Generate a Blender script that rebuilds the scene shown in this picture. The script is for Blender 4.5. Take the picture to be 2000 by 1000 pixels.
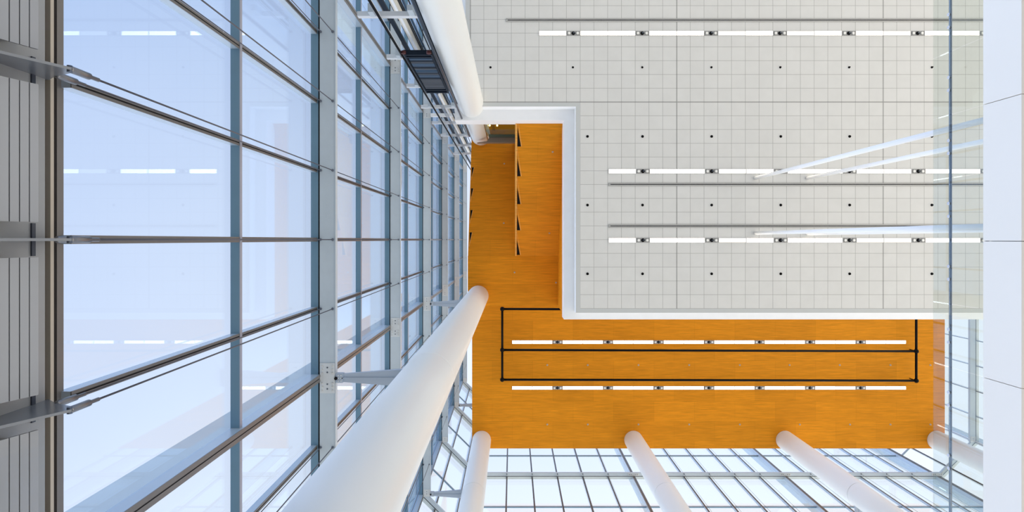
import bpy, math, random
from mathutils import Vector, Matrix

random.seed(7)
S = bpy.context.scene
for o in list(bpy.data.objects):
    bpy.data.objects.remove(o)
EYE = 1.6            # eye height over the hall floor; every height below is measured from the eye

# ------------------------------------------------------------------ camera: looking straight up
cam_d = bpy.data.cameras.new('camera')
cam_d.sensor_width = 36.0
cam_d.lens = 36.0 * 1100 / 2000
cam_d.shift_x = -0.0005
cam_d.shift_y = -0.016
cam_d.clip_end = 500
cam = bpy.data.objects.new('camera', cam_d)
cam.location = (0, 0, EYE)
cam.rotation_euler = (math.pi, 0, 0)
S.collection.objects.link(cam)
S.camera = cam
S.view_settings.view_transform = 'Standard'
S.view_settings.look = 'None'
S.view_settings.exposure = 0.0
S.view_settings.gamma = 1.0
S.view_settings.use_curve_mapping = False
S.cycles.max_bounces = 10
S.cycles.diffuse_bounces = 5
S.cycles.transparent_max_bounces = 24
S.cycles.use_denoising = True

# ------------------------------------------------------------------ world: bright hazy sky, added ground glow below
def make_world():
    w = bpy.data.worlds.new('sky'); S.world = w; w.use_nodes = True
    nt = w.node_tree; N = nt.nodes; L = nt.links; N.clear()
    out = N.new('ShaderNodeOutputWorld'); bg = N.new('ShaderNodeBackground')
    tc = N.new('ShaderNodeTexCoord'); sep = N.new('ShaderNodeSeparateXYZ')
    L.new(tc.outputs['Generated'], sep.inputs[0])
    # haze whitens the sky towards the south and east
    dot = N.new('ShaderNodeVectorMath'); dot.operation = 'DOT_PRODUCT'
    dot.inputs[1].default_value = (0.50, 0.80, 0.15)
    L.new(tc.outputs['Generated'], dot.inputs[0])
    mr = N.new('ShaderNodeMapRange'); mr.inputs[1].default_value = -0.45; mr.inputs[2].default_value = 0.55
    L.new(dot.outputs['Value'], mr.inputs[0])
    noi = N.new('ShaderNodeTexNoise'); noi.inputs['Scale'].default_value = 1.6; noi.inputs['Detail'].default_value = 3
    L.new(tc.outputs['Generated'], noi.inputs['Vector'])
    nm = N.new('ShaderNodeMath'); nm.operation = 'MULTIPLY_ADD'; nm.inputs[1].default_value = 0.36; nm.inputs[2].default_value = -0.18
    L.new(noi.outputs[0], nm.inputs[0])
    ad = N.new('ShaderNodeMath'); ad.operation = 'ADD'; ad.use_clamp = True
    L.new(mr.outputs[0], ad.inputs[0]); L.new(nm.outputs[0], ad.inputs[1])
    sky = N.new('ShaderNodeMix'); sky.data_type = 'RGBA'
    sky.inputs['A'].default_value = SKY_A
    sky.inputs['B'].default_value = SKY_B
    L.new(ad.outputs[0], sky.inputs['Factor'])
    # unseen low sky, brightened to light upright surfaces, most from the west
    hz = N.new('ShaderNodeMapRange'); hz.interpolation_type = 'SMOOTHSTEP'
    hz.inputs[1].default_value = 0.20; hz.inputs[2].default_value = 0.66; hz.inputs[3].default_value = LOW_GLOW; hz.inputs[4].default_value = 1.0
    L.new(sep.outputs[2], hz.inputs[0])
    sk2 = N.new('ShaderNodeVectorMath'); sk2.operation = 'SCALE'
    wz = N.new('ShaderNodeMapRange'); wz.inputs[1].default_value = -0.6; wz.inputs[2].default_value = 0.5; wz.inputs[3].default_value = 1.0; wz.inputs[4].default_value = LOW_GLOW_EAST
    L.new(sep.outputs[0], wz.inputs[0])
    hm = N.new('ShaderNodeMath'); hm.operation = 'MULTIPLY_ADD'; hm.inputs[2].default_value = 1.0
    hs = N.new('ShaderNodeMath'); hs.operation = 'SUBTRACT'; hs.inputs[1].default_value = 1.0
    L.new(hz.outputs[0], hs.inputs[0]); L.new(hs.outputs[0], hm.inputs[0]); L.new(wz.outputs[0], hm.inputs[1])
    L.new(sky.outputs['Result'], sk2.inputs[0]); L.new(hm.outputs[0], sk2.inputs['Scale'])
    gr = N.new('ShaderNodeMapRange'); gr.inputs[1].default_value = -0.02; gr.inputs[2].default_value = 0.04
    L.new(sep.outputs[2], gr.inputs[0])
    # unseen ground glow, raised to the south and east to light the ceilings
    grd = N.new('ShaderNodeMix'); grd.data_type = 'RGBA'
    grd.inputs['A'].default_value = GROUND_A
    grd.inputs['B'].default_value = GROUND_B
    gd = N.new('ShaderNodeVectorMath'); gd.operation = 'DOT_PRODUCT'; gd.inputs[1].default_value = (0.9, 0.35, 0)
    L.new(tc.outputs['Generated'], gd.inputs[0])
    gm = N.new('ShaderNodeMapRange'); gm.inputs[1].default_value = -0.15; gm.inputs[2].default_value = 1.0
    L.new(gd.outputs['Value'], gm.inputs[0]); L.new(gm.outputs[0], grd.inputs['Factor'])
    mix = N.new('ShaderNodeMix'); mix.data_type = 'RGBA'
    L.new(grd.outputs['Result'], mix.inputs['A'])
    L.new(sk2.outputs[0], mix.inputs['B'])
    L.new(gr.outputs[0], mix.inputs['Factor'])
    L.new(mix.outputs['Result'], bg.inputs['Color']); bg.inputs['Strength'].default_value = 1.0
    L.new(bg.outputs[0], out.inputs[0])
SKY_A = (0.49, 0.635, 0.95, 1); SKY_B = (1.10, 1.15, 1.24, 1)
LOW_GLOW = 4.0; LOW_GLOW_EAST = -0.12
GROUND_A = (.66, .70, .72, 1); GROUND_B = (3.0, 2.75, 2.35, 1)
make_world()

# ------------------------------------------------------------------ materials
MAT = {}
def new_mat(name, col=(.8, .8, .8), rough=.5, metal=0.0, spec=.5):
    m = bpy.data.materials.new(name); m.use_nodes = True
    b = m.node_tree.nodes['Principled BSDF']
    b.inputs['Base Color'].default_value = (*col, 1)
    b.inputs['Roughness'].default_value = rough
    b.inputs['Metallic'].default_value = metal
    b.inputs['Specular IOR Level'].default_value = spec
    MAT[name] = m
    return m, m.node_tree, b

def speckle(nt, b, col, amount=.06, scale=3.0, vec=(1, 1, 1)):
    """slight procedural unevenness of a painted or metal surface"""
    N, L = nt.nodes, nt.links
    g = N.new('ShaderNodeNewGeometry'); mp = N.new('ShaderNodeMapping'); mp.inputs['Scale'].default_value = vec
    n = N.new('ShaderNodeTexNoise'); n.inputs['Scale'].default_value = scale; n.inputs['Detail'].default_value = 4
    r = N.new('ShaderNodeMapRange'); r.inputs[3].default_value = 1 - amount; r.inputs[4].default_value = 1 + amount
    mx = N.new('ShaderNodeVectorMath'); mx.operation = 'SCALE'; mx.inputs[0].default_value = col
    L.new(g.outputs['Position'], mp.inputs[0]); L.new(mp.outputs[0], n.inputs['Vector'])
    L.new(n.outputs[0], r.inputs[0]); L.new(r.outputs[0], mx.inputs['Scale']); L.new(mx.outputs[0], b.inputs['Base Color'])
    return mx

def paint(name, col, rough=.5, metal=0., amount=.04, scale=2.0, spec=.5):
    m, nt, b = new_mat(name, col, rough, metal, spec); speckle(nt, b, col, amount, scale); return m

paint('white_paint', (.95, .95, .955), .45)
paint('dark_fin', (.19, .21, .24), .25, .2)
paint('nosing_grey', (.36, .36, .42), .35, .2)
paint('blue_black', (.008, .015, .028), .5, spec=.15)
paint('conduit_paint', (.03, .045, .07), .3, .3)
paint('soffit_shaded_white', (.90, .91, .93), .5)  # dimmer copy of the slab edge's white, standing in for shade underneath
paint('slate', (.035, .045, .06), .5)
paint('spot_plate', (.36, .36, .36), .5, spec=.2)
paint('column_paint', (.84, .85, .825), .38, amount=.015, scale=.7)
paint('strut_paint', (.40, .46, .55), .4)
paint('girder_paint', (.53, .59, .64), .4, amount=.05, scale=5)
paint('bracket_paint', (.70, .72, .75), .4)
paint('plate_paint', (.66, .68, .69), .45, amount=.06, scale=9)
paint('mullion_metal', (.19, .175, .165), .38, .35, amount=.08)
paint('transom_metal', (.15, .26, .35), .3, .25, amount=.08)
paint('mullion_side_skylit', (.50, .58, .66), .25, .4)  # pale blue puts the sky's light into the mullion sides
paint('gasket', (.010, .010, .012), .5, spec=.15)
paint('fin_paint', (.56, .61, .62), .35, .2, amount=.08)
paint('steel', (.24, .235, .24), .28, .8, amount=.08, scale=12)
paint('dark_steel', (.11, .13, .17), .35, .7, amount=.1, scale=12)
paint('rod_steel', (.10, .10, .12), .35, .6)
paint('black_paint', (.006, .006, .007), .6, spec=.08)
paint('black_pipe', (.004, .004, .004), .5, spec=.10)
paint('dark_blue_metal', (.018, .055, .11), .45, .0, amount=.2, scale=20)
paint('red_rubber', (.06, .006, .006), .5)
paint('sill_grey', (.34, .345, .35), .35, .15, amount=.06, scale=4)
paint('recess_navy', (.05, .06, .085), .35, .2)
paint('beige_strip', (.52, .45, .36), .4)
paint('cream_wall', (.78, .72, .60), .5)
paint('slot_grey', (.42, .42, .41), .45)
paint('light_grey', (.62, .62, .61), .45)
paint('soffit_grey', (.56, .58, .585), .6, amount=.02)
paint('fascia_white', (.87, .825, .755), .5, amount=.012, scale=.6)
paint('under_grey', (.30, .31, .34), .6)
paint('floor_stone', (.62, .60, .57), .55, amount=.08, scale=1)
paint('chrome', (.72, .72, .72), .2, .9)
paint('taupe_beam', (.20, .16, .13), .4)
paint('olive_panel', (.17, .175, .06), .45, amount=.15, scale=3)
paint('green_frame', (.05, .07, .055), .4)
paint('timber_dark', (.30, .13, .03), .5)
paint('handrail_steel', (.26, .30, .40), .25, .7)
paint('disc_metal', (.72, .75, .82), .3, .5)

def slat_mat():
    m, nt, b = new_mat('slat_grey', (.46, .46, .46), .10, .2)
    N, L = nt.nodes, nt.links
    g = N.new('ShaderNodeNewGeometry'); n = N.new('ShaderNodeTexNoise'); n.inputs['Scale'].default_value = 5; n.inputs['Detail'].default_value = 2
    bp = N.new('ShaderNodeBump'); bp.inputs['Strength'].default_value = .12; bp.inputs['Distance'].default_value = .05
    L.new(g.outputs['Position'], n.inputs['Vector']); L.new(n.outputs[0], bp.inputs['Height']); L.new(bp.outputs[0], b.inputs['Normal'])
slat_mat()

def wood_mat(name='honey_wood', col=(.75, .272, .014)):
    m, nt, b = new_mat(name, col, .42)
    b.inputs['Specular IOR Level'].default_value = .06
    N, L = nt.nodes, nt.links
    g = N.new('ShaderNodeNewGeometry')
    mp = N.new('ShaderNodeMapping'); mp.inputs['Scale'].default_value = (.55, 9.0, 3.0)
    n = N.new('ShaderNodeTexNoise'); n.inputs['Scale'].default_value = 1.7; n.inputs['Detail'].default_value = 6; n.inputs['Roughness'].default_value = .62
    L.new(g.outputs['Position'], mp.inputs[0]); L.new(mp.outputs[0], n.inputs['Vector'])
    mp2 = N.new('ShaderNodeMapping'); mp2.inputs['Scale'].default_value = (1.2, 34.0, 8.0)
    n2 = N.new('ShaderNodeTexNoise'); n2.inputs['Scale'].default_value = 1.0; n2.inputs['Detail'].default_value = 4
    L.new(g.outputs['Position'], mp2.inputs[0]); L.new(mp2.outputs[0], n2.inputs['Vector'])
    br = N.new('ShaderNodeTexBrick'); br.inputs['Scale'].default_value = 1.0
    br.inputs['Brick Width'].default_value = 2.44; br.inputs['Row Height'].default_value = 1.22
    br.inputs['Mortar Size'].default_value = .006; br.offset = .5
    br.inputs['Color1'].default_value = (1.05, 1.05, 1.05, 1); br.inputs['Color2'].default_value = (.93, .93, .93, 1)
    br.inputs['Mortar'].default_value = (.80, .78, .75, 1)
    L.new(g.outputs['Position'], br.inputs['Vector'])
    a = N.new('ShaderNodeMapRange'); a.inputs[1].default_value = .25; a.inputs[2].default_value = .75; a.inputs[3].default_value = .80; a.inputs[4].default_value = 1.18
    L.new(n.outputs[0], a.inputs[0])
    c = N.new('ShaderNodeMapRange'); c.inputs[1].default_value = .3; c.inputs[2].default_value = .7; c.inputs[3].default_value = .90; c.inputs[4].default_value = 1.09
    L.new(n2.outputs[0], c.inputs[0])
    m1 = N.new('ShaderNodeMath'); m1.operation = 'MULTIPLY'; L.new(a.outputs[0], m1.inputs[0]); L.new(c.outputs[0], m1.inputs[1])
    v = N.new('ShaderNodeVectorMath'); v.operation = 'SCALE'; v.inputs[0].default_value = col; L.new(m1.outputs[0], v.inputs['Scale'])
    v2 = N.new('ShaderNodeVectorMath'); v2.operation = 'MULTIPLY'; L.new(v.outputs[0], v2.inputs[0]); L.new(br.outputs['Color'], v2.inputs[1])
    L.new(v2.outputs[0], b.inputs['Base Color'])
wood_mat()
wood_mat('pale_wood_edge', (.86, .42, .10))

TX0, TP = -0.051, 0.6096
def tile_mat():
    m, nt, b = new_mat('ceiling_tiles', (.72, .72, .71), .6)
    N, L = nt.nodes, nt.links
    g = N.new('ShaderNodeNewGeometry'); sep = N.new('ShaderNodeSeparateXYZ'); L.new(g.outputs['Position'], sep.inputs[0])
    def M(op, a, bb=None, cc=None):
        n = N.new('ShaderNodeMath'); n.operation = op
        for i, v in enumerate((a, bb, cc)):
            if v is None: continue
            if isinstance(v, (int, float)): n.inputs[i].default_value = v
            else: L.new(v, n.inputs[i])
        return n.outputs[0]
    def line(coord, origin, period, half):
        t = M('DIVIDE', M('SUBTRACT', coord, origin), period)
        f = M('ABSOLUTE', M('SUBTRACT', M('FRACT', M('ADD', t, .5)), .5))
        return M('LESS_THAN', M('MULTIPLY', f, period), half)
    X, Y = sep.outputs[0], sep.outputs[1]
    thin = M('MAXIMUM', line(X, TX0, TP, .0085), line(Y, 0.0, TP, .0085))
    heavy = M('MAXIMUM', line(X, 7.28, 9.144, .026), line(Y, -6.096, 60.0, .026))
    hollow = M('MAXIMUM', line(X, 7.28, 9.144, .008), line(Y, -6.096, 60.0, .008))
    fx = M('FLOOR', M('DIVIDE', M('SUBTRACT', X, TX0), TP)); fy = M('FLOOR', M('DIVIDE', Y, TP))
    cb = N.new('ShaderNodeCombineXYZ'); L.new(fx, cb.inputs[0]); L.new(fy, cb.inputs[1])
    wn = N.new('ShaderNodeTexWhiteNoise'); wn.noise_dimensions = '3D'; L.new(cb.outputs[0], wn.inputs['Vector'])
    no = N.new('ShaderNodeTexNoise'); no.inputs['Scale'].default_value = 2.2; no.inputs['Detail'].default_value = 5; L.new(g.outputs['Position'], no.inputs['Vector'])
    tone = M('ADD', M('MULTIPLY', wn.outputs['Value'], .03), M('MULTIPLY', no.outputs[0], .10))
    tone = M('ADD', tone, .935)
    tone = M('MULTIPLY', tone, M('SUBTRACT', 1.0, M('MULTIPLY', thin, .45)))
    tone = M('MULTIPLY', tone, M('SUBTRACT', 1.0, M('MULTIPLY', heavy, .36)))
    v = N.new('ShaderNodeVectorMath'); v.operation = 'SCALE'; v.inputs[0].default_value = (.70, .70, .69); L.new(tone, v.inputs['Scale'])
    L.new(v.outputs[0], b.inputs['Base Color'])
tile_mat()

def glass_mat(name, tint, r0=.05, rough=0.0):
    m = bpy.data.materials.new(name); m.use_nodes = True; MAT[name] = m
    nt = m.node_tree; N, L = nt.nodes, nt.links; N.clear()
    out = N.new('ShaderNodeOutputMaterial'); mix = N.new('ShaderNodeMixShader')
    tr = N.new('ShaderNodeBsdfTransparent'); tr.inputs[0].default_value = (*tint, 1)
    gl = N.new('ShaderNodeBsdfGlossy'); gl.inputs['Roughness'].default_value = rough; gl.inputs['Color'].default_value = (.60, .80, 1, 1)
    lw = N.new('ShaderNodeLayerWeight'); lw.inputs['Blend'].default_value = .5
    p = N.new('ShaderNodeMath'); p.operation = 'POWER'; p.inputs[1].default_value = 5.0
    L.new(lw.outputs['Facing'], p.inputs[0])
    ma = N.new('ShaderNodeMath'); ma.operation = 'MULTIPLY_ADD'; ma.inputs[1].default_value = 1 - r0; ma.inputs[2].default_value = r0
    L.new(p.outputs[0], ma.inputs[0])
    L.new(ma.outputs[0], mix.inputs[0]); L.new(tr.outputs[0], mix.inputs[1]); L.new(gl.outputs[0], mix.inputs[2])
    L.new(mix.outputs[0], out.inputs[0])
glass_mat('facade_glass', (.965, .98, .99), .032)
glass_mat('rail_glass', (.925, .94, .915), .06)
glass_mat('partition_glass', (.86, .90, .82), .03)

def lamp_mat(name, col, strength):
    m = bpy.data.materials.new(name); m.use_nodes = True; MAT[name] = m
    nt = m.node_tree; N, L = nt.nodes, nt.links
    b = N['Principled BSDF']; b.inputs['Base Color'].default_value = (.8, .8, .78, 1); b.inputs['Roughness'].default_value = .4
    b.inputs['Emission Color'].default_value = (*col, 1); b.inputs['Emission Strength'].default_value = strength
lamp_mat('lamp_warm', (1.0, .88, .72), 6)
lamp_mat('lamp_faint', (1.0, .90, .76), 1.2)
lamp_mat('lamp_spark', (1.0, .75, .35), 14.0)
lamp_mat('spot_lens', (1.0, .95, .88), .12)

# ------------------------------------------------------------------ mesh builder
class MB:
    """collects solid pieces given in metres, heights measured from the eye"""
    def __init__(self): self.v = []; self.f = []; self.smooth = []
    def box(self, x0, x1, y0, y1, h0, h1):
        x0, x1 = sorted((x0, x1)); y0, y1 = sorted((y0, y1)); h0, h1 = sorted((h0, h1))
        self.prism([(x0, y0), (x1, y0), (x1, y1), (x0, y1)], h0, h1); return self
    def prism(self, pts, h0, h1):
        """pts: outline in plan; h0/h1 bottom/top heights, numbers or functions of (x,y)"""
        area = sum(pts[i][0] * pts[(i + 1) % len(pts)][1] - pts[(i + 1) % len(pts)][0] * pts[i][1] for i in range(len(pts)))
        if area < 0: pts = pts[::-1]
        n = len(pts); b = len(self.v)
        H = lambda h, p: h(*p) if callable(h) else h
        self.v += [(p[0], p[1], H(h0, p)) for p in pts] + [(p[0], p[1], H(h1, p)) for p in pts]
        self.f.append([b + i for i in range(n)][::-1]); self.smooth.append(False)
        self.f.append([b + n + i for i in range(n)]); self.smooth.append(False)
        for i in range(n):
            j = (i + 1) % n
            self.f.append([b + i, b + j, b + n + j, b + n + i]); self.smooth.append(False)
        return self
    def frame(self, a, c, w, t, up=(0, 0, 1)):
        """square bar from point a to point c, w wide and t high"""
        a, c, up = Vector(a), Vector(c), Vector(up)
        d = (c - a).normalized()
        if abs(d.dot(up)) > .99: up = Vector((0, 1, 0))
        s = d.cross(up).normalized() * w / 2; u = s.cross(d).normalized() * t / 2
        b = len(self.v)
        for p in (a, c):
            for k, l in ((-1, -1), (1, -1), (1, 1), (-1, 1)): self.v.append(tuple(p + s * k + u * l))
        for q in ((0, 1, 2, 3), (7, 6, 5, 4), (0, 4, 5, 1), (1, 5, 6, 2), (2, 6, 7, 3), (3, 7, 4, 0)):
            self.f.append([b + i for i in q]); self.smooth.append(False)
        return self
    def lathe(self, base, axis, profile, seg=24):
        """profile: list of (distance along axis, radius)"""
        base, axis = Vector(base), Vector(axis).normalized()
        up = Vector((0, 0, 1)) if abs(axis.z) < .9 else Vector((1, 0, 0))
        s = axis.cross(up).normalized(); u = axis.cross(s).normalized()
        b = len(self.v)
        for d, r in profile:
            for i in range(seg):
                a = 2 * math.pi * i / seg
                self.v.append(tuple(base + axis * d + (s * math.cos(a) + u * math.sin(a)) * max(r, 1e-4)))
        for k in range(len(profile) - 1):
            for i in range(seg):
                j = (i + 1) % seg
                self.f.append([b + k * seg + i, b + k * seg + j, b + (k + 1) * seg + j, b + (k + 1) * seg + i]); self.smooth.append(True)
        self.f.append([b + i for i in range(seg)][::-1]); self.smooth.append(False)
        e = b + (len(profile) - 1) * seg
        self.f.append([e + i for i in range(seg)]); self.smooth.append(False)
        return self
    def tube(self, a, c, r, seg=16):
        d = Vector(c) - Vector(a)
        return self.lathe(a, d, [(0, r), (d.length, r)], seg)
    def ball(self, c, r, seg=16):
        pr = [(-r * math.cos(math.pi * i / 8), r * math.sin(math.pi * i / 8)) for i in range(9)]
        return self.lathe(c, (0, 0, 1), pr, seg)
    def build(self, name, mat, parent=None, bevel=0, loc=None):
        vs = [Vector((x, y, z + EYE)) for x, y, z in self.v]
        lo = Vector([min(p[i] for p in vs) for i in range(3)]); hi = Vector([max(p[i] for p in vs) for i in range(3)])
        c = (lo + hi) / 2
        me = bpy.data.meshes.new(name)
        me.from_pydata([tuple(p - c) for p in vs], [], self.f)
        me.validate()
        if len(me.polygons) == len(self.smooth): me.polygons.foreach_set('use_smooth', self.smooth)
        me.materials.append(MAT[mat]); me.update()
        o = bpy.data.objects.new(name, me); S.collection.objects.link(o)
        if parent is not None:
            o.parent = parent; o.location = c - world_of(parent)
        else: o.location = c
        if bevel:
            bv = o.modifiers.new('bevel', 'BEVEL'); bv.width = bevel; bv.segments = 2; bv.limit_method = 'ANGLE'
        return o

def world_of(o):
    p = Vector(o.location)
    while o.parent: o = o.parent; p += Vector(o.location)
    return p
def empty(name, x, y, h):
    o = bpy.data.objects.new(name, None); o.location = (x, y, h + EYE); o.empty_display_size = .2
    S.collection.objects.link(o); return o
def tag(o, label, cat, group=None):
    o['label'] = label; o['category'] = cat
    if group: o['group'] = group
    return o
def struct(o, label=None):
    o['kind'] = 'structure'
    if label: o['label'] = label
    return o
ORD = ['first', 'second', 'third', 'fourth', 'fifth', 'sixth', 'seventh', 'eighth', 'ninth', 'tenth', 'eleventh', 'twelfth',
       'thirteenth', 'fourteenth', 'fifteenth', 'sixteenth', 'seventeenth', 'eighteenth', 'nineteenth', 'twentieth', 'twenty-first', 'twenty-second']

# ------------------------------------------------------------------ main dimensions
HG, HW, HL = 24.95, 34.0, 30.6          # grey tiled ceiling, high timber ceiling, timber landing
GX, GI = -4.41, -3.90                   # west glass line, inner edge of the west girders
SY, SI = 14.40, 14.05                   # south glass, inner edge of the south girders
EX, EI = 28.05, 27.55                   # east glass, inner edge
LEV = [12.4 + 7.17 * k for k in range(6)]
BASE = 5.44
MOD = 1.524
def px(x, y, h): return ((x - 1001) / 1100 * h, (y - 468) / 1100 * h)

# ------------------------------------------------------------------ shell: floor and ceilings
struct(MB().box(-4.6, 28.2, -20, 14.6, -EYE - .2, -EYE).build('floor', 'floor_stone'), 'pale stone hall floor under the atrium')

def L_ring(x_out, y_top, y_bot, x_far_l, h0, h1, mb):
    mb.prism([(x_far_l, -20), (27.2, -20), (27.2, y_bot), (x_out, y_bot), (x_out, y_top), (x_far_l, y_top)], h0, h1)
tiles = MB().prism([(-1.9, -20), (27.0, -20), (27.0, 3.06), (3.00, 3.06), (3.00, -6.07), (-1.9, -6.07)], HG, HG + .1)
gc = struct(tiles.build('ceiling', 'ceiling_tiles'), 'grey square-tiled ceiling with fine joints')
brd = MB()
brd.prism([(-2.08, -20), (-1.9, -20), (-1.9, -6.07), (3.0, -6.07), (3.0, 3.06), (27.0, 3.06), (27.0, 3.24), (2.81, 3.24), (2.81, -5.90), (-2.08, -5.90)], HG, HG + .62)
brd.build('border', 'soffit_grey', gc)
stp = MB(); L_ring(2.800, -5.890, 3.25, -2.09, HG + .012, HG + .60, stp)
stp.build('edge_band', 'white_paint', gc)
ring = MB(); L_ring(2.34, -5.42, 3.61, -2.61, HG + .60, HG + 1.5, ring)
rg = ring.build('trim_1', 'soffit_shaded_white')
edge = MB(); L_ring(2.33, -5.41, 3.62, -2.62, HG + .615, HG + 1.49, edge); edge.build('fascia', 'white_paint', rg)
struct(rg, 'white stepped edge of the grey tiled floor slab around the opening')

# high timber ceiling
struct(MB().box(-2.44, 26.1, 3.30, 12.61, HW, HW + .6).build('ceiling', 'honey_wood'), 'broad honey-coloured timber ceiling beside the glass wall')

# ------------------------------------------------------------------ timber stair seen from below
st = tag(empty('staircase', 0, 0, 26), 'honey timber staircase seen from below, two flights and a landing with triangular slots', 'stairs')
MB().box(-2.43, 2.46, .89, 3.62, HL, HL + .5).build('landing', 'honey_wood', st)
lf = lambda x, y: HL + .395 * (.89 - y)
rf = lambda x, y: HL - .69 * (.89 - y)
MB().prism([(-2.42, .89), (.165, .89), (.165, -6.9), (-2.42, -6.9)], lf, lambda x, y: lf(x, y) + .4).build('flight', 'honey_wood', st)
MB().prism([(.17, .89), (2.46, .89), (2.46, -5.75), (.17, -5.75)], rf, lambda x, y: rf(x, y) + .4).build('flight', 'honey_wood', st)
MB().prism([(.14, .89), (.22, .89), (.22, -5.75), (.14, -5.75)], lambda x, y: rf(x, y) - .03, lambda x, y: lf(x, y) + .4).build('stringer', 'pale_wood_edge', st)
MB().box(2.46, 2.52, -5.3, 3.6, HG + 1.52, HL + .5).build('side_wall', 'honey_wood', st)
for k in range(5):                       # black wedges painted as the shade of long slots beside the right flight
    ye = .83 - 1.32 * k
    b = lambda x, y: rf(x, y) - .012
    MB().prism([(.235, ye - .80), (.235, ye), (.405, ye)], b, lambda x, y: rf(x, y) + .02).build('slot', 'black_paint', st)
    MB().prism([(.225, ye - 1.28), (.225, ye - 1.22), (.405, ye), (.455, ye)], lambda x, y: rf(x, y) - .02, lambda x, y: rf(x, y) + .02).build('slot_edge', 'pale_wood_edge', st)
for k in range(5):                       # shorter black wedges for the shaded slots on the left flight
    ys = -4.18 + 1.26 * k
    if k < 4:
        MB().prism([(-2.36, ys), (-2.235, ys), (-2.35, ys + .56)], lambda x, y: lf(x, y) - .012, lambda x, y: lf(x, y) + .02).build('slot', 'black_paint', st)
        MB().prism([(-2.235, ys), (-2.20, ys), (-2.36, ys + .80), (-2.38, ys + .75)], lambda x, y: lf(x, y) - .02, lambda x, y: lf(x, y) + .02).build('slot_edge', 'pale_wood_edge', st)

# glazed room beside the stair head
rm = tag(empty('glazed_partition', -.6, -5.7, 26.5), 'dark glazed partition under a taupe beam, left of the stair flight', 'partition')
MB().box(-1.40, .13, -5.72, -5.70, HG + 1.5, 31.0).build('pane', 'partition_glass', rm)
MB().box(-1.30, .14, -5.74, -5.62, 30.72, 31.0).build('frame', 'green_frame', rm)
MB().prism([(-1.95, -5.34), (.14, -5.34), (.14, -5.62), (-1.28, -5.62), (-1.42, -5.42)], 31.0, 31.35).build('beam', 'taupe_beam', rm)
MB().box(-1.30, .14, -8.2, -8.1, HG + 1.5, 33.4).build('back_wall', 'olive_panel', rm)
MB().box(-1.44, -1.40, -8.2, -5.73, HG + 1.5, 33.4).build('side_panel', 'timber_dark', rm)
MB().box(-1.18, -1.02, -6.5, -6.4, HG + 1.5, 33).build('post', 'timber_dark', rm)
for X in (-1.22, -.82):
    t = tag(MB().lathe((X, -6.1, 30.1), (0, 0, 1), [(0, .05), (.10, .035)], 12).build('downlight', 'lamp_spark'),
            'tiny warm downlight behind the dark partition, %s one' % ('left' if X < -1 else 'right'), 'light', 'downlights behind the partition')

# ------------------------------------------------------------------ round columns
COLS = [(-1.86, -6.10, 33.9, 'thick white round column at top of the picture passing the white slab edge'),
        (-1.86, 3.05, HL, 'largest white round column, rising beside the glass wall to the timber landing'),
        (-1.86, 12.09, HW, 'white round column at the lower left corner of the timber ceiling'),
        (7.30, 12.09, HW, 'white round column under the middle of the timber ceiling edge'),
        (16.45, 12.09, HW, 'white round column under the right half of the timber ceiling edge'),
        (25.58, 12.09, HW, 'white round column at right end of the timber ceiling, behind the railing glass')]
def column(x, y, top, label):
    r = .56; e = empty('column', x, y, -EYE)
    tag(e, label, 'column', 'white round columns')
    cuts = [h for h in (LEV[0], LEV[2]) if h < top - 1]
    z = -EYE
    for c in cuts + [top]:
        end = c - .008 if c in cuts else c
        MB().lathe((x, y, z), (0, 0, 1), [(0, r - .006), (.012, r), (.05, r), (end - z - .05, r), (end - z - .012, r), (end - z, r - .006)], 72).build('shaft', 'column_paint', e)
        z = c + .008
    for c in cuts:
        MB().lathe((x, y, c - .012), (0, 0, 1), [(0, r - .012), (.024, r - .012)], 48).build('joint_ring', 'slot_grey', e)
for c in COLS: column(*c)

# ------------------------------------------------------------------ glass walls
WN = [0]
def plan(p, q, n_out):
    """frame of a facade: start, unit direction along, unit outward normal"""
    p, q = Vector(p), Vector(q); d = (q - p); ln = d.length; d.normalize()
    return p, d, ln, Vector(n_out).normalized()
def quad(mb, P, d, n, s0, s1, t0, t1, h0, h1):
    pts = [P + d * s0 + n * t0, P + d * s1 + n * t0, P + d * s1 + n * t1, P + d * s0 + n * t1]
    mb.prism([(a.x, a.y) for a in pts], h0, h1); return mb

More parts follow.
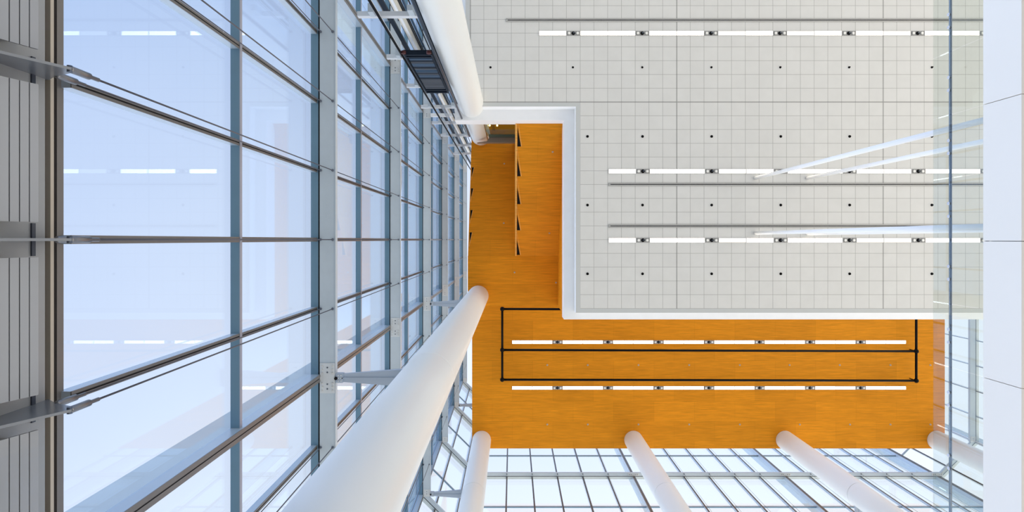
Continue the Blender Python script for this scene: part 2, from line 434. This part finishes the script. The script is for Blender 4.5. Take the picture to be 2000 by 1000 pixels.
def facade(side, p, q, n_out, stops, nodes, tiers, gdepth):
    """stops: mullion distances along the glass line, nodes: the heavy ones"""
    P, d, ln, n = plan(p, q, n_out)
    s0, s1 = stops[0], stops[-1]
    for k in tiers:
        h1 = LEV[k]; h0 = LEV[k - 1] if k > 0 else BASE
        WN[0] += 1
        e = empty('window_%d' % WN[0], *(P + d * (s0 + s1) / 2), h0)
        struct(e, 'glazing of the %s glass wall, %s tier up' % (side, ORD[k]))
        mid = (h0 + h1) / 2 if k else 8.9
        g = MB()
        for a, b in zip(stops, stops[1:]):
            for u, v in ((h0 + .04, mid - .03), (mid + .03, h1 - .03)):
                quad(g, P, d, n, a + .03, b - .03, 0.0, .02, u, v)
        g.build('glass', 'facade_glass', e)
        for s in stops:
            heavy = s in nodes
            w, dp = (.080, .17) if heavy else (.022 if side == 'east' else .043, .10)
            m = quad(MB(), P, d, n, s - w, s + w, -dp, .03, h0 + .05, h1 - .0)
            mo = m.build('mullion', 'mullion_side_skylit', e)
            face = MB(); quad(face, P, d, n, s - w, s - .010, -dp - .012, -dp, h0 + .05, h1); quad(face, P, d, n, s + .010, s + w, -dp - .012, -dp, h0 + .05, h1)
            face.build('face_strip', 'bracket_paint' if side == 'east' else 'mullion_metal', mo)  # pale faces on the east wall stand in for glare
            quad(MB(), P, d, n, s - .010, s + .010, -dp - .006, -dp, h0 + .05, h1).build('groove', 'gasket', mo)
            if heavy:
                quad(MB(), P, d, n, s - .05, s + .05, .05, .52, h0, h1).build('outer_fin', 'fin_paint', mo)
        tdp = .11 if side == 'west' else .035
        tr = quad(MB(), P, d, n, s0, s1, -tdp, .03, mid - .035, mid + .035).build('transom', 'transom_metal', e)
        quad(MB(), P, d, n, s0, s1, -tdp - .012, -tdp, mid - .035, mid + .035).build('nosing', 'nosing_grey', tr)
        tr = quad(MB(), P, d, n, s0, s1, -.135, .03, h1, h1 + .09).build('transom', 'transom_metal' if side == 'west' else 'fin_paint', e)
        quad(MB(), P, d, n, s0, s1, -.165, -.135, h1 - .002, h1 + .09).build('gasket', 'gasket', tr)  # black strip standing in for the shaded gap beside the girder

def girder(side, p, q, n_out, s0, s1, nodes, k, t_in, plates=True):
    P, d, ln, n = plan(p, q, n_out); h = LEV[k]
    e = empty('girder', *(P + d * (s0 + s1) / 2), h)
    tag(e, 'pale grey flat steel girder across the %s glass wall, %s one above the sill' % (side, ORD[k]), 'girder', 'flat steel girders across the glass walls')
    quad(MB(), P, d, n, s0, s1, -t_in, -.165, h, h + .11).build('web', 'girder_paint', e)
    quad(MB(), P, d, n, s0, s1, -t_in - .006, -t_in, h - .012, h + .13).build('flange', 'girder_paint', e)
    for s in nodes:
        if not (s0 - .01 <= s <= s1 + .01) or not plates: continue
        a, b = max(s - .33, s0), min(s + .33, s1)
        pl = quad(MB(), P, d, n, a, b, -t_in + .008, -.175, h - .02, h - .001).build('splice_plate', 'plate_paint', e)
        for j in (-.27, -.19, -.11, .11, .19, .27):
            if not (a < s + j < b): continue
            for t in (-t_in + .055, -.225):
                c = P + d * (s + j) + n * t
                MB().lathe((c.x, c.y, h - .045), (0, 0, 1), [(0, .020), (.025, .024)], 6).build('bolt', 'light_grey', pl)
        for j in (-.235, -.13, .13, .235):
            if not (a < s + j < b): continue
            c = P + d * (s + j) + n * (-(t_in + .17) / 2)
            MB().lathe((c.x, c.y, h - .035), (0, 0, 1), [(0, .014), (.016, .018)], 8).build('bolt_hole', 'dark_steel', pl)
        tab = MB(); quad(tab, P, d, n, s - .035, s + .035, -.20, -.06, h - .03, h - .004); tab.build('tab', 'plate_paint', e)

def steps(a, b, start, step):
    out = []; x = start
    while x > a + 1e-6: x -= step
    while x <= b + 1e-6:
        if x >= a - 1e-6: out.append(round(x, 4))
        x += step
    return out
# west wall (left in the photo): runs along Y at X = GX
WP, WQ, WO = (GX, -12.192), (GX, 12.192), (-1, 0)
w_stops = [MOD * i for i in range(17)]
w_nodes = [MOD * i for i in (4, 10, 16)]          # Y = -6.096, 3.048, 12.192
facade('west', WP, WQ, WO, w_stops, w_nodes, range(6), .51)
for k in range(6): girder('west', WP, WQ, WO, 0, 24.384, w_nodes, k, .51)
# south wall (bottom of the photo)
SP, SQ, SO = (-2.2, SY), (25.90, SY), (0, 1)
s_stops = [x + 2.2 for x in steps(-1.9, 25.8, 7.28, MOD)]
s_nodes = [s for s in s_stops if min(abs(s - 2.2 - c) for c in (-1.864, 7.28, 16.424, 25.568)) < .05]
facade('south', SP, SQ, SO, s_stops, s_nodes, range(1, 6), .35)
for k in range(1, 6): girder('south', SP, SQ, SO, 0.0, 28.1, s_nodes[:], k, .35)
# slanted corner walls
def corner(side, p, q, n_out, frac):
    P, d, ln, n = plan(p, q, n_out)
    st_ = [0, ln * frac[0], ln * frac[1], ln]
    facade(side, p, q, n_out, st_, [], range(1, 6), .35)
    for k in range(1, 6): girder(side, p, q, n_out, .02, ln - .02, [], k, .33, False)
corner('south-west corner', (GX, 12.25), (-2.25, SY), (-1, 1), (.30, .72))
corner('south-east corner', (25.90, SY), (EX, 12.25), (1, 1), (.26, .74))
# east wall
EP, EQ, EO = (EX, 12.19), (EX, -1.5), (1, 0)
e_stops = [12.19 - y for y in steps(-1.5, 12.2, 12.19, MOD)][::-1]
facade('east', EP, EQ, EO, e_stops, [e_stops[0], e_stops[6]], range(2, 6), .45)
for k in range(2, 6): girder('east', EP, EQ, EO, 0, 13.6, [e_stops[0], e_stops[6]], k, .50)

# ------------------------------------------------------------------ struts between girders and columns
def strut(a, b, h, w0, w1, label):
    a, b = Vector(a), Vector(b); d = (b - a).normalized(); s = Vector((-d.y, d.x))
    e = empty('strut', a.x, a.y, h); tag(e, label, 'strut', 'tapered struts to the columns')
    c = a + d * .14
    arm = [c - s * w0 / 2, b - s * w1 / 2, b + s * w1 / 2, c + s * w0 / 2]
    MB().prism([tuple(p) for p in arm], h, h + .10).build('arm', 'strut_paint', e)
    rib = [c - s * .012, b - s * .012, b + s * .012, c + s * .012]
    MB().prism([tuple(p) for p in rib], h - .02, h).build('rib', 'strut_paint', e)
    cl = [a + d * .01 - s * .10, a + d * .17 - s * .10, a + d * .17 + s * .10, a + d * .01 + s * .10]
    MB().prism([tuple(p) for p in cl], h - .02, h + .12).build('clevis', 'strut_paint', e)
    MB().lathe((*(a + d * .02), h - .05), (0, 0, 1), [(0, .035), (.05, .035)], 12).build('pin', 'gasket', e)
    for u in (.07, .13):
        for t in (-.06, 0, .06):
            c2 = a + d * u + s * t; MB().lathe((*c2, h - .035), (0, 0, 1), [(0, .014), (.016, .016)], 6).build('bolt', 'plate_paint', e)
strut((GI, 3.048), (-2.41, 3.048), LEV[0], .17, .38, 'nearest tapered grey strut tying the west girder to the largest column')
strut((GI, 3.048), (-2.41, 3.048), LEV[2], .17, .38, 'higher tapered strut tying the west glass wall to the largest column')
strut((GI, 12.09), (-2.50, 12.09), LEV[4], .17, .30, 'high small strut between the glass corner and the timber ceiling edge')
strut((GI, 12.09), (-2.41, 12.09), LEV[2], .17, .38, 'tapered grey strut from the glass corner to the lower left column')
for x, w in ((7.30, 'middle'), (16.45, 'right-hand')):
    strut((x, SI), (x, 12.64), LEV[2], .17, .34, 'short tapered strut behind the %s column at the south glass wall' % w)
strut((26.7, 12.95), (26.10, 12.60), LEV[3] - .3, .17, .34, 'short strut from the right-hand column to the glass corner')

# ------------------------------------------------------------------ tension rods
def rod(x, y, h0, h1, label, toward, mid_pins=True, r=.011, fork=True):
    e = empty('tension_rod', x, y, h0); tag(e, label, 'rod', 'tension rods in front of the glass walls')
    MB().tube((x, y, h0 + .3), (x, y, h1), r, 8).build('rod', 'rod_steel', e)
    if fork:
        MB().lathe((x, y, h0), (0, 0, 1), [(0, .016), (.02, .032), (.24, .032), (.25, .019), (.36, .019), (.365, .011)], 14).build('turnbuckle', 'steel', e)
    if mid_pins:
        for h in LEV:
            if h < h1 - .1:
                MB().ball((x + toward[0], y + toward[1], h - .02), .030, 10).build('clevis', 'dark_steel', e)
WR = [(-10.668 + MOD * i) for i in range(15)]
WR = [y for y in WR if min(abs(y - c) for c in (-6.096, 3.048, 12.192)) > .2]
for i, y in enumerate(WR):
    if y < -8: continue
    where = 'level with the photo middle' if abs(y) < .1 else ('%s line %s the photo middle' % (ORD[int(round(abs(y) / MOD)) - 1], 'above' if y < 0 else 'below'))
    rod(-3.955, y, 5.02, 48.2, 'steel rod in front of west glass, %s' % where, (0, 0))
    rod(-4.22, y, 5.20, 48.2, 'thinner steel rod against west glass mullions, %s' % where, (0, 0), True, .009)
for i, s in enumerate(s_stops):
    X = s - 2.2
    if s in s_nodes: continue
    rod(X, 14.11, LEV[0], 48.2, 'fine rod in front of the south glass, %s mullion from the left' % ORD[i], (0, 0), True, .007, False)

# ------------------------------------------------------------------ sill, wall below the west glass, slatted covers, fins
wl = struct(MB().box(-4.75, -4.46, -12.2, 12.2, -EYE, 5.36).build('wall_left', 'recess_navy'), 'dark lower wall under the west glass')
sl = MB().box(-4.56, -4.40, -12.2, 12.2, 5.44, 5.52).build('trim_2', 'mullion_metal'); struct(sl, 'bronze sill frame under the west glass')
MB().box(-4.56, -4.43, -12.2, 12.2, 5.40, 5.44).build('gasket', 'gasket', sl)
MB().box(-4.47, -4.385, -12.2, 12.2, 5.345, 5.385).build('strip', 'beige_strip', sl)
pn = struct(MB().box(-4.45, -4.40, -12.2, 12.2, -EYE, 5.30).build('wall_lower_left', 'sill_grey'), 'grey metal lining below the west sill')
top = 4.97
bays = []
for i in range(-5, 6):
    bays.append((MOD * i + .155, MOD * (i + 1) - .155))
for j, (a, b) in enumerate(bays):
    mid = (a + b) / 2
    k = int(round(mid / MOD - .5))
    where = {0: 'just below mid height of the photo', -1: 'just above mid height of the photo', -2: 'in the top left corner', 1: 'in the bottom left corner'}.get(k, 'beyond the %s corner' % ('top left' if k < 0 else 'bottom left'))
    if k < -2 or k > 1: continue
    e = empty('slatted_cover', -4.1, mid, 3.0)
    tag(e, 'grey slatted metal cover under west glass, %s' % where, 'cover', 'slatted covers under the west glass')
    for q in range(9):                  # flat slats on a slightly leaning line
        x0, h0 = -4.183 - .0255 * q, top - .0695 * q
        x1, h1 = x0 - .0225, h0 - .061
        m = MB(); base = len(m.v)
        m.v += [(x0, a, h0), (x1, a, h1), (x1, b, h1), (x0, b, h0), (x0 - .02, a, h0 + .004), (x1 - .02, a, h1 + .004), (x1 - .02, b, h1 + .004), (x0 - .02, b, h0 + .004)]
        for fq in ((0, 1, 2, 3), (7, 6, 5, 4), (0, 4, 5, 1), (1, 5, 6, 2), (2, 6, 7, 3), (3, 7, 4, 0)):
            m.f.append(list(fq)); m.smooth.append(False)
        m.build('slat', 'slat_grey', e)
    MB().box(-4.399, -4.30, a + .05, b - .05, 4.3, 4.90).build('back_rail', 'gasket', e)
for i in range(-4, 5):
    y = MOD * i
    if abs(y - 3.048) < .1 or abs(y) > 5: pass
    MB().box(-4.399, -4.385, y - .15, y + .15, 5.14, 5.18).build('groove', 'recess_navy', pn)
    if abs(i) > 3: continue
    e = tag(empty('fin_bracket', -4.2, y, 4.6), 'grey steel fin holding rod feet, %s' % ('at mid height of the photo' if i == 0 else '%s one %s the middle' % (ORD[abs(i) - 1], 'above' if i < 0 else 'below')), 'bracket', 'steel fins at the foot of the glass')
    # tapered plate reaching inwards from the sill
    m = MB(); t = .012
    prof = [(-3.93, 5.02), (-3.98, 5.10), (-4.24, 5.22), (-4.40, 5.34), (-4.46, 5.30), (-4.46, 4.0), (-4.30, 4.30)]
    n = len(prof)
    for yy in (y - t, y + t):
        for X, h in prof: m.v.append((X, yy, h))
    m.f.append(list(range(n))); m.f.append(list(range(n, 2 * n))[::-1]); m.smooth += [False, False]
    for a_ in range(n):
        b_ = (a_ + 1) % n; m.f.append([a_, a_ + n, b_ + n, b_]); m.smooth.append(False)
    m.build('plate', 'dark_fin', e)
    MB().tube((-3.955, y - .03, 5.03), (-3.955, y + .03, 5.03), .022, 12).build('pin', 'dark_steel', e)

# ------------------------------------------------------------------ lift rails, counterweight, cross arms
def vbar(name, x, y, w, dp, h0, h1, mat, label, cat='rail', group='upright guide rails by the top column'):
    o = MB().box(x - w / 2, x + w / 2, y - dp, y, h0, h1).build(name, mat); tag(o, label, cat, group); return o
H0, H1 = 8.0, 48
# brackets from the glass wall to the column line
for k in range(8):
    h = 14.1 + 3.27 * k
    e = tag(empty('cross_arm', -3.1, -5.62, h), 'pale grey cross arm carrying the lift rails, %s from the bottom' % ORD[k], 'bracket', 'cross arms of the lift shaft')
    MB().box(-3.89, -2.38, -5.72, -5.60, h, h + .16).build('beam', 'bracket_paint', e)
    MB().box(-2.58, -2.44, -5.74, -5.60, h - .35, h - .002).build('plate', 'girder_paint', e)
    MB().box(-3.55, -3.42, -5.80, -5.58, h - .30, h - .002).build('plate', 'girder_paint', e)
o = MB().box(-3.90, -2.42, -6.0, -5.86, LEV[2], LEV[2] + .2).build('tie_beam', 'white_paint'); tag(o, 'white tie beam from the west girder to the top column', 'beam')
vbar('guide_rail', -3.275, -5.44, .040, .06, H0, H1, 'black_paint', 'black guide rail on the left side of the counterweight')
vbar('rail_cover', -3.30, -5.56, .025, .03, H0, H1, 'bracket_paint', 'pale strip alongside the left black guide rail')
vbar('guide_rail', -2.76, -5.76, .030, .05, H0, H1, 'gasket', 'thin black rail left of the perforated cable strip')
vbar('backing_post', -3.43, -6.2, .13, .06, H0, H1, 'blue_black', 'broad black upright band behind the cross arms', 'post')
vbar('cable_duct', -3.10, -6.25, .26, .10, H0, H1, 'cream_wall', 'cream-coloured upright duct behind the cross arms', 'duct')
vbar('duct_lid', -3.10, -6.14, .07, .03, H0, H1, 'white_paint', 'white lid strip on the cream upright duct', 'duct')
vbar('perforated_strip', -2.83, -6.15, .05, .05, H0, H1, 'dark_blue_metal', 'dark perforated strip right of the cream duct', 'strip')
vbar('cable_strip', -2.90, -6.16, .02, .04, H0, H1, 'gasket', 'thin black cable left of the perforated strip', 'cable')
vbar('guide_rail', -2.66, -6.1, .02, .05, H0, H1, 'gasket', 'thin dark rail in front of the column side')
o = MB().tube((-2.30, -5.50, H0), (-2.30, -5.50, 30), .042, 16).build('conduit', 'conduit_paint'); tag(o, 'round dark conduit between rails and top column', 'pipe')
vbar('guide_rail', -2.505, -6.15, .035, .03, H0, H1, 'blue_black', 'dark rail closest to the top column')
for k, X in enumerate((-2.99, -2.95, -2.91, -2.87)):
    o = MB().tube((X, -5.55, 21.2), (X, -5.55, 48), .008, 6).build('hoist_rope', 'dark_steel')
    tag(o, 'thin steel rope above the counterweight, %s from the left' % ORD[k], 'rope', 'ropes above the counterweight')
cw = tag(empty('counterweight', -2.8, -5.5, 16.6), 'dark blue counterweight of stacked slabs in a black frame, red rollers', 'counterweight')
cx0, cx1, cb, ct = -3.215, -2.37, 16.6, 21.0
for i in range(22):
    z = cb + .45 + i * .155
    MB().box(cx0 + .07, cx1 - .07, -5.57 - random.uniform(0, .012), -5.47 + random.uniform(-.008, .006), z, z + .145).build('slab', ('dark_blue_metal', 'dark_blue_metal', 'slate', 'blue_black')[(i * 7) % 4] if i < 15 else 'slate', cw)  # upper slabs all greyish, a reflection put into their colour
for x in (cx0, cx1 - .05): MB().box(x, x + .05, -5.595, -5.45, cb, ct).build('upright', 'blue_black', cw)
for z in (cb, cb + .22, ct - .12, ct - .45): MB().box(cx0 + .05, cx1 - .05, -5.59, -5.45, z, z + .09).build('crossbar', 'blue_black', cw)
for x in (cx0 + .02, cx1 - .08):
    r_ = MB().lathe((x, -5.50, cb - .10), (0, 1, 0), [(-.03, .06), (-.02, .075), (.05, .075), (.06, .06)], 16).build('roller', 'red_rubber', cw)
MB().lathe((-2.86, -5.56, ct - .05), (0, 0, 1), [(0, .10), (.15, .09), (.3, .05), (.5, .04)], 12).build('hitch', 'dark_blue_metal', cw)

# ------------------------------------------------------------------ strip lights and spotlights
def strip_light(x0, x1, y, h, w, mat, label, group):
    e = empty('strip_light', (x0 + x1) / 2, y, h); tag(e, label, 'light', group)
    MB().box(x0 + .020, x1 - .020, y - w / 2 + .012, y + w / 2 - .012, h - .022, h - .004).build('diffuser', mat, e)
    fr = MB()
    fr.box(x0, x1, y - w / 2, y - w / 2 + .012, h - .03, h); fr.box(x0, x1, y + w / 2 - .012, y + w / 2, h - .03, h)
    fr.box(x0, x0 + .018, y - w / 2 + .012, y + w / 2 - .012, h - .028, h); fr.box(x1 - .018, x1, y - w / 2 + .012, y + w / 2 - .012, h - .028, h)
    fr.build('frame', 'light_grey', e)
def spot_trio(x, y, h, L_, w, label, group):
    e = empty('spotlight_cluster', x, y, h); tag(e, label, 'light', group)
    MB().box(x - L_ / 2, x + L_ / 2, y - w / 2, y + w / 2, h - .02, h).build('plate', 'spot_plate', e)
    for k in (-1, 0, 1):
        cx = x + k * L_ * .33; R = w * .40
        if k == 0:
            s = MB().lathe((cx, y, h - .06), (0, 0, 1), [(0, R * .8), (.04, R)], 20).build('spotlight', 'black_paint', e)
            MB().lathe((cx + R * .15, y - R * .1, h - .075), (0, 0, 1), [(0, R * .35), (.015, R * .35)], 12).build('glare_cap', 'dark_steel', s)
        else:
            s = MB().lathe((cx, y, h - .05), (0, 0, 1), [(0, R * .85), (.03, R)], 20).build('spotlight', 'slot_grey', e)
            MB().lathe((cx, y, h - .062), (0, 0, 1), [(0, R * .62), (.012, R * .66)], 16).build('lens', 'spot_lens', s)
def light_row(px_start, py, h, n_trio, first_single, px_pitch, px_end, rowname, w, dim=()):
    """a row of lamp segments broken by spotlight clusters; distances in metres follow the 3.048 m rhythm"""
    x0, y = px(px_start, py, h); xe, _ = px(px_end, py, h)
    seg = 1.2192; gap = .6096; x = x0; i = 0; t = 0; run = 1 if first_single else 2
    while x < xe - .3:
        for _ in range(run):
            if x > xe - .3: break
            strip_light(x, min(x + seg, xe), y, h, w, 'lamp_faint' if i in dim else 'lamp_warm',
                        '%sglowing strip light, %s from left, %s' % ('dimmer ' if i in dim else '', ORD[i], rowname), 'strip lights of the ' + rowname)
            x += seg; i += 1
        run = 2
        if x + .3 < xe:
            spot_trio(x + gap / 2, y, h, gap * .94, w, 'plate of three spotlights, %s from left, %s' % (ORD[t], rowname), 'spotlight clusters of the ' + rowname)
            t += 1
        x += gap
light_row(1052.5, 65.3, HG, 7, True, 0, 1975, 'top light row of the grey ceiling', .205, (5, 7, 10))
light_row(1188.3, 334.6, HG, 6, True, 0, 1975, 'middle light row of the grey ceiling', .205, (3,))
light_row(1188.3, 469.2, HG, 6, True, 0, 1975, 'lower light row of the grey ceiling', .205, (3, 7, 8))
light_row(1000.0, 668.0, HW, 7, False, 0, 1769, 'upper light row of the timber ceiling', .205)
light_row(1000.0, 757.5, HW, 7, False, 0, 1769, 'lower light row of the timber ceiling', .205, (13,))

# long slot diffusers in the grey ceiling
for x0, y, nm in ((988, 39.5, 'top, above the first light row'), (1188.5, 360.3, 'middle, below the second light row'), (1188.5, 441.3, 'lower, above the third light row')):
    X0, Y = px(x0, y, HG); X1 = 22.5
    e = tag(empty('slot_diffuser', X0, Y, HG), 'long grey slot diffuser in the grey ceiling, %s' % nm, 'air diffuser', 'slot diffusers in the grey ceiling')
    fr = MB(); fr.box(X0, X1, Y - .075, Y - .055, HG - .03, HG); fr.box(X0, X1, Y + .055, Y + .075, HG - .03, HG); fr.box(X0, X0 + .02, Y - .055, Y + .055, HG - .03, HG)
    fr.build('frame', 'slot_grey', e)
    MB().box(X0 + .06, X1, Y - .05, Y + .05, HG - .015, HG).build('channel', 'light_grey', e)
    MB().box(X0 + .08, X1, Y - .017, Y + .017, HG - .025, HG - .010).build('slot', 'gasket', e)

# sprinkler heads
def sprinkler(xp, yp, h, mat, label, group, r=.055, hh=None):
    X, Y = px(xp, yp, h if hh is None else hh)
    e = tag(empty('sprinkler_head', X, Y, h), label, 'sprinkler', group)
    MB().lathe((X, Y, h - .012), (0, 0, 1), [(0, r), (.012, r * 1.1)], 16).build('rosette', mat, e)
    MB().lathe((X, Y, h - .07), (0, 0, 1), [(0, r * .55), (.01, r * .55), (.011, r * .25), (.06, r * .3)], 12).build('nozzle', mat, e)
top_x = [958, 1119, 1254.5, 1389.5, 1524, 1658.5, 1820]
oth_x = [1147.5, 1255, 1390, 1525, 1659.5, 1820]
for i, x in enumerate(top_x): sprinkler(x, 131.5, HG, 'black_paint', 'small black sprinkler on grey ceiling, top dotted row, %s from left' % ORD[i], 'sprinklers in the grey ceiling', .045)
for y, nm in ((266.5, 'second'), (400.5, 'third'), (534.8, 'lowest')):
    for i, x in enumerate(oth_x): sprinkler(x, y, HG, 'black_paint', 'small black sprinkler on grey ceiling, %s dotted row, %s from left' % (nm, ORD[i]), 'sprinklers in the grey ceiling')
for y, nm in ((713, 'between the black pipes'), (829, 'near the glass edge')):
    for i, x in enumerate([1069, 1148, 1247, 1346, 1445, 1542 if y < 800 else 1562, 1640 if y < 800 else 1660, 1739, 1817]):
        sprinkler(x, y, HW, 'beige_strip', 'tiny pale sprinkler, %s from left in timber ceiling row %s' % (ORD[i], nm), 'sprinklers in the timber ceiling', .05)
def on_slope(xp, yp, f):
    h = 30.0
    for _ in range(30): X, Y = px(xp, yp, h); h = f(X, Y)
    return h
for xp, yp, f, nm in ((985, 320, lf, 'upper end of the left flight'), (984, 436, lf, 'lower end of the left flight'), (1079.5, 296.5, rf, 'upper end of the right flight'), (1073, 455, rf, 'lower end of the right flight'), (1005, 532, lambda x, y: HL, 'left half of the landing'), (1086, 552, lambda x, y: HL, 'right half of the landing')):
    sprinkler(xp, yp, on_slope(xp, yp, f), 'beige_strip', 'tiny pale sprinkler under the timber stair, %s' % nm, 'sprinklers under the stair', .045)

# ------------------------------------------------------------------ black pipe frame under the timber ceiling
pf = tag(empty('pipe_frame', 12, 7, 33.3), 'black pipe frame with round knuckles hanging below the timber ceiling', 'pipe frame')
hp = 33.45
P_ = lambda x, y: (*px(x, y, hp), hp)
a1, a2, a3 = P_(981, 603.5), P_(981, 683.5), P_(981, 741.5)
b1, b2, b3 = P_(1789.5, 606), P_(1789.5, 686), P_(1789.5, 743.5)
for u, v in ((a1, a2), (a2, a3), (b1, b2), (b2, b3), (a1, b1), (a2, b2), (a3, b3)):
    MB().tube(u, v, .068, 14).build('pipe', 'black_pipe', pf)
for u in (a1, a2, a3, b1, b2, b3):
    MB().ball(u, .135, 16).build('knuckle', 'black_pipe', pf)
    MB().tube(u, (u[0], u[1], HW), .03, 10).build('hanger', 'black_pipe', pf)

# ------------------------------------------------------------------ balcony on the right with glass railing
BX, B0, B1 = 9.5, 10.51, 11.37
ba = tag(empty('balcony', BX, 0, B0), 'white balcony edge running down the right side of the photo', 'balcony')
MB().box(BX + .12, 15.5, -9.6, 9.6, B0 + .03, B1 - .05).build('slab', 'under_grey', ba)
fp = 2.75; y0 = .03 - 4 * fp
for k in range(7):
    a = y0 + fp * k + .006; b = y0 + fp * (k + 1) - .006
    MB().box(BX, BX + .12, a, b, B0, B1).build('fascia_panel', 'fascia_white', ba, bevel=.004)
rl = tag(empty('glass_railing', BX + .1, 0, B1), 'frameless glass railing with round steel handrail on the balcony', 'railing')
gp = fp / 2
for k in range(14):
    a = y0 + gp * k + .008; b = y0 + gp * (k + 1) - .008
    MB().box(BX + .03, BX + .045, a, b, B1, 12.76).build('glass_panel', 'rail_glass', rl)
    for yy in (a + gp / 2 - .14, a + gp / 2 + .14):
        br = MB().tube((BX + .045, yy, 12.30), (BX + .15, yy, 12.40), .010, 8).build('bracket', 'handrail_steel', rl)
        MB().lathe((BX + .03, yy, 12.30), (-1, 0, 0), [(0, .036), (.016, .036), (.022, .030)], 18).build('disc', 'disc_metal', br)
        MB().lathe((BX + .045, yy, 12.30), (1, 0, 0), [(0, .030), (.02, .030)], 12).build('cap', 'dark_steel', br)
MB().tube((BX + .13, y0, 12.385), (BX + .13, y0 + 7 * fp, 12.385), .029, 16).build('handrail', 'handrail_steel', rl)

for X, Y, nm in ((10.75, -2.72, 'upper left'), (13.05, -2.72, 'upper right'), (10.75, -.29, 'lower left'), (13.05, -.27, 'lower right')):
    o = MB().lathe((X, Y, B1 - .05), (0, 0, 1), [(0, .075), (HG - B1 + .05, .075)], 24).build('slender_pole', 'white_paint')
    tag(o, 'slender white pole rising to the grey ceiling, %s of the four' % nm, 'pole', 'slender white poles behind the railing')
